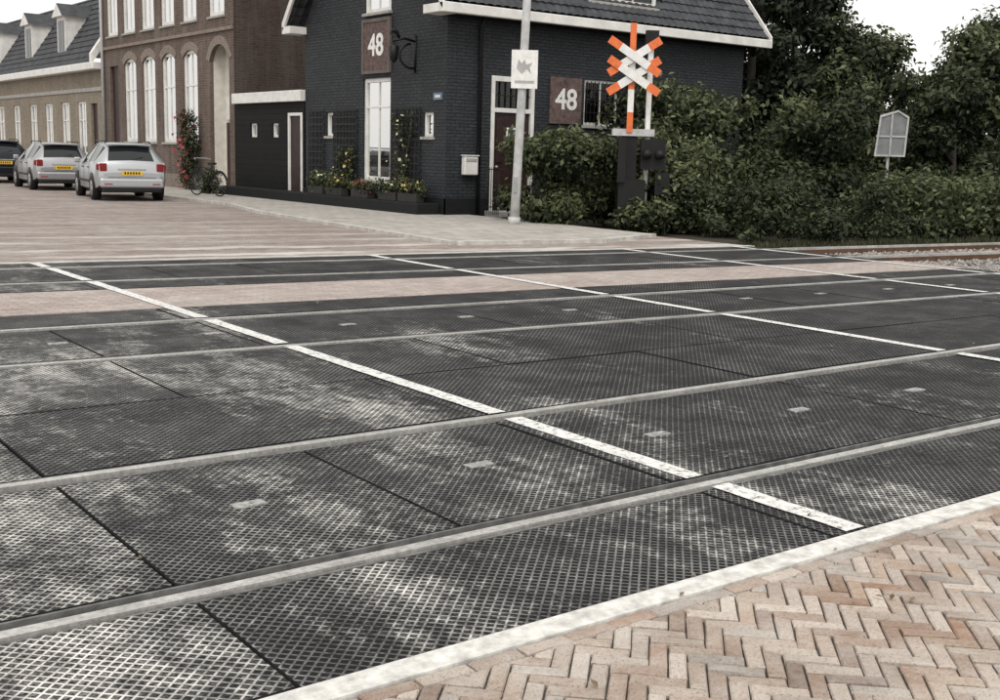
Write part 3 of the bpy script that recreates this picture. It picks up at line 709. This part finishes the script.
tube('lantern',[(XA-.6,23.1,3.92),(XA-.6,23.1,3.85),(XA-.6,23.1,3.8),(XA-.6,23.1,3.5),(XA-.6,23.1,3.45)],[.015,.03,.13,.08,.03],M_black,bl_,seg=6)
tube('finial',[(XA-.45,23.1,4.0),(XA-.52,23.1,4.12),(XA-.66,23.1,4.15),(XA-.7,23.1,4.05)],[.03,.05,.03,.01],M_black,bl_,seg=8)

# ------------------------------------------------------------------ black shed annex
A=group('black_shed',(14.75,31,0))
wall('front','X',XA-.02,YN+.02,33.15,0,2.75,[(28.72,29.55,.1,2.42),(31.6,32.05,1.75,2.15),(30.2,30.6,1.75,2.15)],M_blackwood,A)
boxes('fascia',[(XA-.14,XA+.1,YN+.03,33.1,2.72,3.02)],M_white,A,b=.015)
boxes('flat_roof',[(XA+.1,XA+5,YN+.03,33.1,2.8,2.95)],M_tile,A)
window('X',XA-.02,31.6,32.05,1.75,2.15,A,.06,(),(),sill=False); window('X',XA-.02,30.2,30.6,1.75,2.15,A,.06,(),(),sill=False)
boxes('door_frame',[(XA-.05,XA+.06,28.72,28.8,.1,2.42),(XA-.05,XA+.06,29.47,29.55,.1,2.42),(XA-.05,XA+.06,28.8,29.47,2.34,2.42)],M_white,A)
box('door',XA+.0,XA+.05,28.8,29.47,.1,2.34,M_door,A)

# ------------------------------------------------------------------ tall brown brick house
B=group('brick_townhouse',(14.75,39,0)); Y0=33.2; Y1=45.2; BZ=9.6
gw_=[(36.0,37.2),(37.9,39.1),(39.72,40.95),(41.6,42.85)]
holes=[(a,b,1.55,4.5) for a,b in gw_]+[(33.55,35.05,.15,4.55),(43.5,44.4,.15,4.3)]
up=[(33.85,35.05),(36.0,37.2),(37.9,39.1),(39.72,40.95),(41.6,42.85),(43.4,44.6)]
holes+=[(a,b,5.4,8.0) for a,b in up]
wall('front_wall','X',XA,Y0,Y1,0,BZ,holes,M_brown,B,depth=.14)
wall('side_wall','Y',Y0,XA,XA+9,0,BZ,[],M_brownside,B)
mesh('rear_walls',[(XA+9,Y0,0),(XA+9,Y1,0),(XA+9,Y1,BZ),(XA+9,Y0,BZ),(XA,Y1,0),(XA,Y1,BZ)],[(0,1,2,3),(1,4,5,2)],M_brownside,B)
ct=['half','side','full','side','half','full']
for i,(a,b) in enumerate(gw_):
    window('X',XA,a,b,1.55,4.5,B,.12,(.5,),(.62,),curt=['half','side','full','half'][i]); archfill('X',XA,a,b,4.5,.22,M_brown,B,M_ring)
for i,(a,b) in enumerate(up):
    window('X',XA,a,b,5.4,8.0,B,.12,(.5,),(.62,),curt=ct[i]); archfill('X',XA,a,b,8.0,.22,M_brown,B,M_ring)
archfill('X',XA,33.55,35.05,4.55,.5,M_brown,B,M_ring)
v=[P('X',XA,u,z,dd) for dd in(.14,.5) for u,z in((33.55,.15),(35.05,.15),(35.05,4.55),(33.55,4.55))]
mesh('porch_recess',v,[(4,5,6,7),(0,1,5,4),(1,2,6,5),(2,3,7,6),(3,0,4,7)],M_cream,B)
boxes('porch_door',[(XA+.42,XA+.48,33.9,34.75,.15,2.2)],M_door,B); boxes('porch_transom',[(XA+.42,XA+.47,33.9,34.75,2.3,3.0)],M_white,B)
boxes('side_door',[(XA+.1,XA+.16,43.5,44.4,.15,4.3)],M_door,B)
boxes('string_course',[(XA-.06,XA-.003,Y0,Y1,4.92,5.03),(XA-.05,XA-.003,35.2,43.4,.0,.5)],M_ring,B,b=.01)
boxes('cornice',[(XA-.35,XA+.05,Y0-.1,Y1,BZ-.1,BZ+.35)],M_white,B,b=.03)
mesh('roof',[(XA,Y0,BZ+.2),(XA,Y1,BZ+.2),(XA+4.5,Y1,BZ+3.3),(XA+4.5,Y0,BZ+3.3),(XA+9,Y0,BZ+.2),(XA+9,Y1,BZ+.2)],[(0,1,2,3),(3,2,5,4)],M_tile,B)
mesh('side_gable',[(XA,Y0,BZ),(XA+9,Y0,BZ),(XA+9,Y0,BZ+.2),(XA+4.5,Y0,BZ+3.3),(XA,Y0,BZ+.2)],[(0,1,2,3,4)],M_brownside,B)
tube('downspout',[(XA-.08,45.0,.1),(XA-.08,45.0,9.4)],.06,M_steelg,B)

# ------------------------------------------------------------------ tan house with slate roof
T=group('tan_brick_house',(14.75,54,0)); TZ=4.35
hl=[]
for a in (47.4,49.6,52.0,54.4,57.2,60,63): hl.append((a,a+1.1,1.0,3.1))
hl.append((46.0,46.8,.15,3.0)); 
wall('front_wall','X',XA,45.3,68,0,TZ,hl,M_tan,T,depth=.14)
for i,h_ in enumerate(hl[:-1]): window('X',XA,*h_,T,.09,(.5,),(.65,),curt=[None,'half','side'][i%3])
boxes('side_door',[(XA+.1,XA+.16,46.0,46.8,.15,3.0)],M_door,T)
boxes('band',[(XA-.04,XA-.003,45.3,68,3.45,3.6),(XA-.04,XA-.003,45.3,68,0,.6)],M_stone,T,b=.01)
boxes('gutter',[(XA-.35,XA+.02,45.3,68,TZ-.1,TZ+.16)],M_white,T,b=.02)
ax_,az_=2.1,3.1
tileroof('slate_roof',(XA-.2,45.9,TZ+.16),(0,1,0),(ax_,0,az_),22.1,math.hypot(ax_,az_),M_tile,T)
v=[]
for yy in (45.55,45.85): v+=[(XA-.3,yy,TZ+.1),(XA-.3+ax_,yy,TZ+.1+az_),(XA-.3+ax_,yy,TZ+.5+az_),(XA-.3,yy,TZ+.5)]
mesh('rake_coping',v,[(0,1,2,3),(4,7,6,5),(0,4,5,1),(1,5,6,2),(2,6,7,3),(3,7,4,0)],M_white,T)
mesh('roof_top',[(XA-.2+ax_,45.3,TZ+.16+az_),(XA-.2+ax_,68,TZ+.16+az_),(XA+6,68,TZ+4.6),(XA+6,45.3,TZ+4.6)],[(0,1,2,3)],M_tile,T)
M_dgl=simple('dormer_glass',(.03,.035,.04),.08)
for y in (50.6,55.6,61.2):
    box('dormer',XA+.25,XA+2.0,y,y+1.15,TZ+.75,TZ+2.3,M_white,T)
    v=[(XA+.08,y-.15,TZ+2.3),(XA+.08,y+1.3,TZ+2.3),(XA+.08,y+.575,TZ+2.85),(XA+2.3,y-.15,TZ+2.3),(XA+2.3,y+1.3,TZ+2.3),(XA+2.3,y+.575,TZ+2.85)]
    mesh('dormer_gablet',v,[(0,2,1),(3,4,5),(0,3,5,2),(1,2,5,4),(0,1,4,3)],[M_white,M_tile],T,mi=[0,0,1,1,0])
    boxes('dormer_pane',[(XA+.235,XA+.248,y+.16,y+.53,TZ+.9,TZ+2.15),(XA+.235,XA+.248,y+.62,y+.99,TZ+.9,TZ+2.15)],M_dgl,T)
box('chimney',XA+3,XA+3.8,50,51.2,TZ+3,TZ+5.6,M_tan,T)

# ------------------------------------------------------------------ lamp pole with sign
lp=group('street_pole',(14.27,18.57,0))
tube('pole',[(14.27,18.57,0),(14.29,18.55,.9),(14.33,18.5,3),(14.43,18.42,7.5)],[.10,.09,.085,.07],M_polew,lp,seg=20)
tube('base_collar',[(14.27,18.57,.03),(14.27,18.57,.2)],.125,M_polew,lp)
boxes('pole_hatch',[(14.17,14.23,18.44,18.52,.7,1.0)],M_steelg,lp)
fd=Vector((-.6,-.8,0)); sd_=Vector((.8,-.6,0))
def plate(name,c,w,h,z0,mat,parent,th=.02,off=0,poly=None):
    c=Vector((c[0],c[1],0))+fd*off
    pp=poly or [(-w/2,0),(w/2,0),(w/2,h),(-w/2,h)]
    v=[c+sd_*a+Vector((0,0,z0+b)) for a,b in pp]; v2=[q+fd*th for q in v]; n=len(pp)
    return mesh(name,v+v2,[tuple(range(n))[::-1],tuple(range(n,2*n))]+[(i,(i+1)%n,n+(i+1)%n,n+i) for i in range(n)],mat,parent)
pc=(14.35,18.48)
sg=group('road_sign',(14.35,18.48,3)); 
plate('panel',pc,.52,.74,2.74,M_rwhite,sg,.02,.09)
plate('symbol',pc,.2,.2,3.0,M_steelg,sg,.003,.112,[(-.12,.30),(-.16,.12),(-.05,.02),(.04,.12),(.13,.02),(.10,.14),(.15,.24),(.03,.2),(0,.30),(-.06,.22)])
plate('caption',pc,.38,.05,2.84,M_steelg,sg,.003,.112)

# ------------------------------------------------------------------ railway signal
sx,sy=16.5,17.65
sig=group('level_crossing_signal',(sx,sy,0))
m1=(sx+.28,sy-.21)
tube('mast',[(m1[0],m1[1],0),(m1[0],m1[1],3.95)],.055,M_rwhite,sig,seg=16)
bs=(sx-.04,sy+.03)
for i,(a,b,mt) in enumerate(((1.95,2.35,M_orange),(2.35,2.8,M_rwhite),(2.8,3.05,M_orange),(3.05,3.5,M_rwhite),(3.5,4.1,M_orange))):
    c_=Vector((bs[0],bs[1],0))+fd*.25
    plate('barrier_arm_%d'%i,(c_.x,c_.y),.12,b-a,a,mt,sig,.05)
def arm(cx,cz,ang,ln,w,off,idx):
    c=Vector((cx[0],cx[1],0))+fd*off; ca,sa=math.cos(ang),math.sin(ang)
    for k,(a,b,mt) in enumerate([(-1,-.56,M_orange),(-.56,.56,M_rwhite),(.56,1,M_orange)]):
        a*=ln/2;b*=ln/2
        pp=[(a,-w/2),(b,-w/2),(b,w/2),(a,w/2)]
        v=[c+sd_*(p*ca-q*sa)+Vector((0,0,cz+p*sa+q*ca)) for p,q in pp]; v2=[q+fd*.02 for q in v]
        mesh('cross_board_%s_%d'%(idx,k),v+v2,[(3,2,1,0),(4,5,6,7)]+[(i,(i+1)%4,4+(i+1)%4,4+i) for i in range(4)],mt,sig)
ctr=(sx-.02,sy)
arm(ctr,3.44,math.radians(33),1.22,.16,.33,'a'); arm(ctr,3.44,math.radians(-33),1.22,.16,.36,'b')
arm(ctr,3.06,math.radians(33),1.22,.16,.33,'c'); arm(ctr,3.06,math.radians(-33),1.22,.16,.36,'d')
tube('cross_bracket',[(sx,sy,3.2),(m1[0],m1[1],3.2)],.03,M_steelg,sig)
plate('top_light_box',(m1[0],m1[1]),.26,.30,3.68,M_black,sig,.16,0)
plate('platform',(sx+.05,sy),.85,.14,1.88,M_polew,sig,.3,.0)
plate('light_head',(sx+.36,sy-.28),.5,.6,1.22,M_black,sig,.14,.1)
for s_ in (-.13,.13):
    c=Vector((sx+.36,sy-.28,1.52))+sd_*s_+fd*.24; tube('lens_hood',[c,c+fd*.14],[.095,.1],M_black,sig,seg=16)
plate('drive_cabinet',(sx+.05,sy),.55,.95,.05,M_black,sig,.5,-.1)
plate('drive_post',(sx+.0,sy),.25,.9,1.0,M_black,sig,.2,.02)
plate('counterweight',(sx-.17,sy+.1),.16,.9,.95,M_black,sig,.1,.35)
plate('relay_box',(sx+.55,sy-.4),.3,.45,.7,M_black,sig,.2,.0)
tube('bell',[(sx-.12,sy,1.7),(sx-.12,sy,1.87)],[.12,.09],M_black,sig)
cl=[(sx+random.uniform(-.5,1.0),sy+random.uniform(-.9,-.2),random.uniform(.1,.5),.28,.28,.25) for i in range(12)]
bush('shrub',cl,3500,.11,M_leafm)

# ------------------------------------------------------------------ track side sign
P_=(22.9,15.95)
ts=group('trackside_sign',(P_[0],P_[1],0))
tube('post',[(P_[0],P_[1],-.1),(P_[0],P_[1],2.6)],.035,M_steelg,ts)
plate('panel',P_,.7,1.,1.62,simple('sign_back_grey',(.20,.21,.21),.5,var=.3),ts,.03,.05,[(-.33,0),(.33,0),(.36,.88),(.12,1.02),(-.26,.9)])
for h_ in (0.0,.43): plate('rib',P_,.66,.035,1.62+h_,M_polew,ts,.02,.082)
plate('rib_v',P_,.035,.95,1.63,M_polew,ts,.018,.084); plate('edge_l',P_,.04,.9,1.62,M_polew,ts,.025,.083,[(-.35,0),(-.31,0),(-.24,.9),(-.28,.9)]); plate('edge_r',P_,.04,.9,1.62,M_polew,ts,.025,.083,[(.31,0),(.35,0),(.38,.88),(.34,.88)])
plate('edge_top',P_,.04,.9,1.62,M_polew,ts,.028,.083,[(-.26,.86),(.12,.99),(.12,1.03),(-.28,.91)]); plate('edge_top_b',P_,.04,.9,1.62,M_polew,ts,.028,.083,[(.12,.99),(.36,.85),(.38,.89),(.12,1.03)])

# ------------------------------------------------------------------ cars
def car(name,loc,rz,col,sc=1.,plate_col=(.72,.46,.04),metal=.6):
    g=group(name,loc,rz); g.scale=(sc,sc,sc)
    body=simple(name+'_paint',col,.28,metal=metal,var=.05,scale=2,spec=.5); 
    st=[(0.00,.42,.70,.72,.70,.62),(0.03,.30,.88,.90,.82,.70),(0.10,.26,.98,1.02,.86,.68),(0.36,.22,1.0,1.38,.875,.60),(0.55,.2,.99,1.45,.88,.60),(1.1,.19,.97,1.48,.885,.61),(1.7,.19,.95,1.48,.885,.61),(2.2,.19,.93,1.44,.885,.60),(2.45,.19,.92,1.35,.88,.61),(3.05,.19,.91,.98,.87,.70),(3.5,.2,.88,.91,.85,.70),(4.0,.24,.76,.78,.80,.62),(4.2,.30,.64,.66,.72,.52),(4.25,.38,.55,.57,.6,.4)]
    v=[];ff=[];mi=[]
    for (y,zb,zl,zt,wl,wt) in st:
        h=[(0,zb),(.8*wl,zb),(wl*.975,zb+.1),(wl,min(.56,(zb+zl)/2+.1)),(wl*.985,zl),(wt,max(zl+.01,zt-.045)),(wt-.1,max(zl+.012,zt)),(0,max(zl+.02,zt+.02))]
        ring=h+[(-a,b) for a,b in h[-2:0:-1]]
        v+=[(a,y,b) for a,b in ring]
    n=14
    for i in range(len(st)-1):
        for k in range(n):
            ff.append((i*n+k,i*n+(k+1)%n,(i+1)*n+(k+1)%n,(i+1)*n+k))
            ym=(st[i][0]+st[i+1][0])/2; m_=0
            side=k in(4,9); top=k in(6,7)
            if side and .36<ym<2.45: m_=1
            if top and (.1<ym<.36 or 2.45<ym<3.05): m_=1
            if k in(0,13,1,12): m_=2
            mi.append(m_)
    ff.append(tuple(range(n))); mi.append(0); ff.append(tuple((len(st)-1)*n+k for k in range(n))[::-1]); mi.append(0)
    gl=simple(name+'_glass',(.012,.014,.016),.06,var=.1,spec=.5)
    o=mesh('body',v,ff,[body,gl,M_black],g,False,smooth=True,mi=mi)
    es=o.modifiers.new('e','EDGE_SPLIT'); es.split_angle=math.radians(38)
    for s in(-1,1):
        for y in (.42,1.15,2.05):
            mesh('pillar',[(s*.885,y,.96),(s*.885,y+.08,.96),(s*.615,y+.08,1.45),(s*.615,y,1.45)],[(0,1,2,3)],body if y==.42 else M_black,g,False)
        tube('roof_rail',[(s*.56,.5,1.47),(s*.56,.6,1.52),(s*.56,2.0,1.53),(s*.56,2.15,1.47)],.018,M_black,g,False,seg=6)
        for y in (.80,3.40):
            tube('wheel_arch',[(s*.70,y,.34),(s*.892,y,.34)],.37,M_black,g,False,seg=28)
            tube('tyre',[(s*.70,y,.31),(s*.87,y,.31),(s*.90,y,.31)],[.31,.31,.29],M_rubber,g,False,seg=28)
            tube('rim',[(s*.89,y,.31),(s*.907,y,.31)],[.20,.19],M_steelg,g,False,seg=10)
            for k in range(5):
                a=k*1.2566; mesh('rim_gap',[(s*.909,y+.06*math.cos(a-.3),.31+.06*math.sin(a-.3)),(s*.909,y+.06*math.cos(a+.3),.31+.06*math.sin(a+.3)),(s*.909,y+.17*math.cos(a+.22),.31+.17*math.sin(a+.22)),(s*.909,y+.17*math.cos(a-.22),.31+.17*math.sin(a-.22))],[(0,1,2,3)],M_black,g,False)
        boxes('tail_light',[(min(s*.62,s*.80),max(s*.62,s*.80),-.015,.06,.76,.96)],simple('tail_red',(.22,.012,.012),.2),g,False,b=.02)
        boxes('tail_light_side',[(min(s*.80,s*.865),max(s*.80,s*.865),.03,.2,.78,.94)],simple('tail_red2',(.22,.012,.012),.2),g,False,b=.02)
        boxes('door_seam',[(s*.888-.002,s*.888+.002,y,y+.012,.3,.95) for y in(1.2,2.1,2.98)],M_black,g,False)
        boxes('door_handle',[(s*.89-.012,s*.89+.012,y,y+.16,.82,.85) for y in(1.28,2.2)],M_black,g,False)
        boxes('mirror',[(s*.98-.08,s*.98+.08,2.5,2.62,.93,1.07)],body,g,False,b=.03)
        boxes('side_trim',[(s*.892-.006,s*.892+.006,1.2,3.0,.45,.51)],M_black,g,False)
    boxes('bumper',[(-.80,.80,-.06,.12,.34,.58)],body,g,False,b=.05)
    boxes('bumper_low',[(-.74,.74,-.045,.12,.22,.35)],M_black,g,False,b=.03)
    boxes('bumper_reflectors',[(-.7,-.5,-.066,-.055,.42,.45),(.5,.7,-.066,-.055,.42,.45)],simple('refl',(.3,.02,.02),.3),g,False)
    boxes('plate',[(-.26,.26,-.03,-.012,.66,.77)],simple('yellow_plate',plate_col,.4,var=.05),g,False)
    boxes('plate_text',[(-.2+i*.07,-.16+i*.07,-.034,-.031,.685,.745) for i in range(6)],M_black,g,False)
    boxes('hatch_handle',[(-.35,.35,-.01,.03,.80,.83)],M_steelg,g,False)
    boxes('hatch_seam',[(-.60,.60,-.004,.04,.600,.612)],M_black,g,False)
    tube('rear_wiper',[(0,.12,1.05),(.3,.16,1.12)],.012,M_black,g,False,seg=6)
    boxes('rear_spoiler',[(-.55,.55,.27,.45,1.42,1.46)],body,g,False,b=.015)
    tube('exhaust',[(-.5,-.03,.24),(-.5,.2,.24)],.03,M_steelg,g,False)
    return g
car('parked_car',(10.36,29.7,0),-math.radians(9),(.44,.455,.47))
car('parked_car',(10.6,36.4,0),-math.radians(5),(.38,.38,.39),.97)
car('parked_car',(10.45,42.8,0),-math.radians(4),(.02,.022,.03),1.)

# ------------------------------------------------------------------ bicycle & climbing rose by the townhouse
bk=group('bicycle',(13.2,31.6,.06),math.radians(15))
def ringt(name,c,r,rr,mat,parent):
    pts=[(c[0],c[1]+r*math.cos(a),c[2]+r*math.sin(a)) for a in np.linspace(0,2*math.pi,29)]
    return tube(name,pts,rr,mat,parent,False,seg=6,caps=False)
for y in(-.52,.52):
    ringt('tyre',(0,y,.34),.33,.02,M_rubber,bk)
    for k in range(8):
        a=k*math.pi/8; tube('spoke',[(0,y-.32*math.cos(a),.34-.32*math.sin(a)),(0,y+.32*math.cos(a),.34+.32*math.sin(a))],.003,M_steelg,bk,False,seg=4)
for a,b in (((0,-.52,.34),(0,-.05,.3)),((0,-.05,.3),(0,-.2,.85)),((0,-.52,.34),(0,-.17,.75)),((0,-.05,.3),(0,.36,.78)),((0,-.15,.72),(0,.36,.84)),((0,.52,.34),(0,.34,1.0))):
    tube('frame_tube',[a,b],.018,M_black,bk,False,seg=8)
tube('handlebar',[(-.28,.2,1.02),(-.2,.33,1.05),(.2,.33,1.05),(.28,.2,1.02)],.014,M_steelg,bk,False,seg=8)
box('saddle',-.08,.08,-.33,-.08,.88,.94,M_black,bk,False,b=.03)
for y in(-.52,.52):
    tube('mudguard',[(0,y+.37*math.cos(a),.34+.37*math.sin(a)) for a in np.linspace(.4,2.8,9)],.018,M_black,bk,False,seg=6)
rb=[(14.45,36.1+random.uniform(-.35,.35),random.uniform(.3,2.4),.25,.35,.3) for i in range(14)]
g=bush('rose_bush',rb,2600,.1,M_leafd); C,Nn,t=clumpleaves(rb,100,.08); C[:,0]-=.12; leafmesh('blossoms',C,Nn,.11,t,M_fl_r,g,1.)
rb=[(13.9,33.0+random.uniform(-.35,.35),random.uniform(.1,.9),.22,.3,.25) for i in range(8)]
bush('shrub',rb,2000,.09,M_leafm)
# a few fallen leaves on the crossing and pavement
C=np.column_stack([rng.uniform(-1,9,260),rng.uniform(1,11,260),np.full(260,.012)]); Nn=np.tile(np.array([[0,0,1.]]),(260,1))+rng.normal(0,.2,(260,3)); Nn/=np.linalg.norm(Nn,axis=1,keepdims=True)
leafmesh('fallen_leaves',C,Nn,.03,rng.random(260),leafm('dry_leaf',(.10,.06,.03),(.30,.24,.15)),None)
print('done')
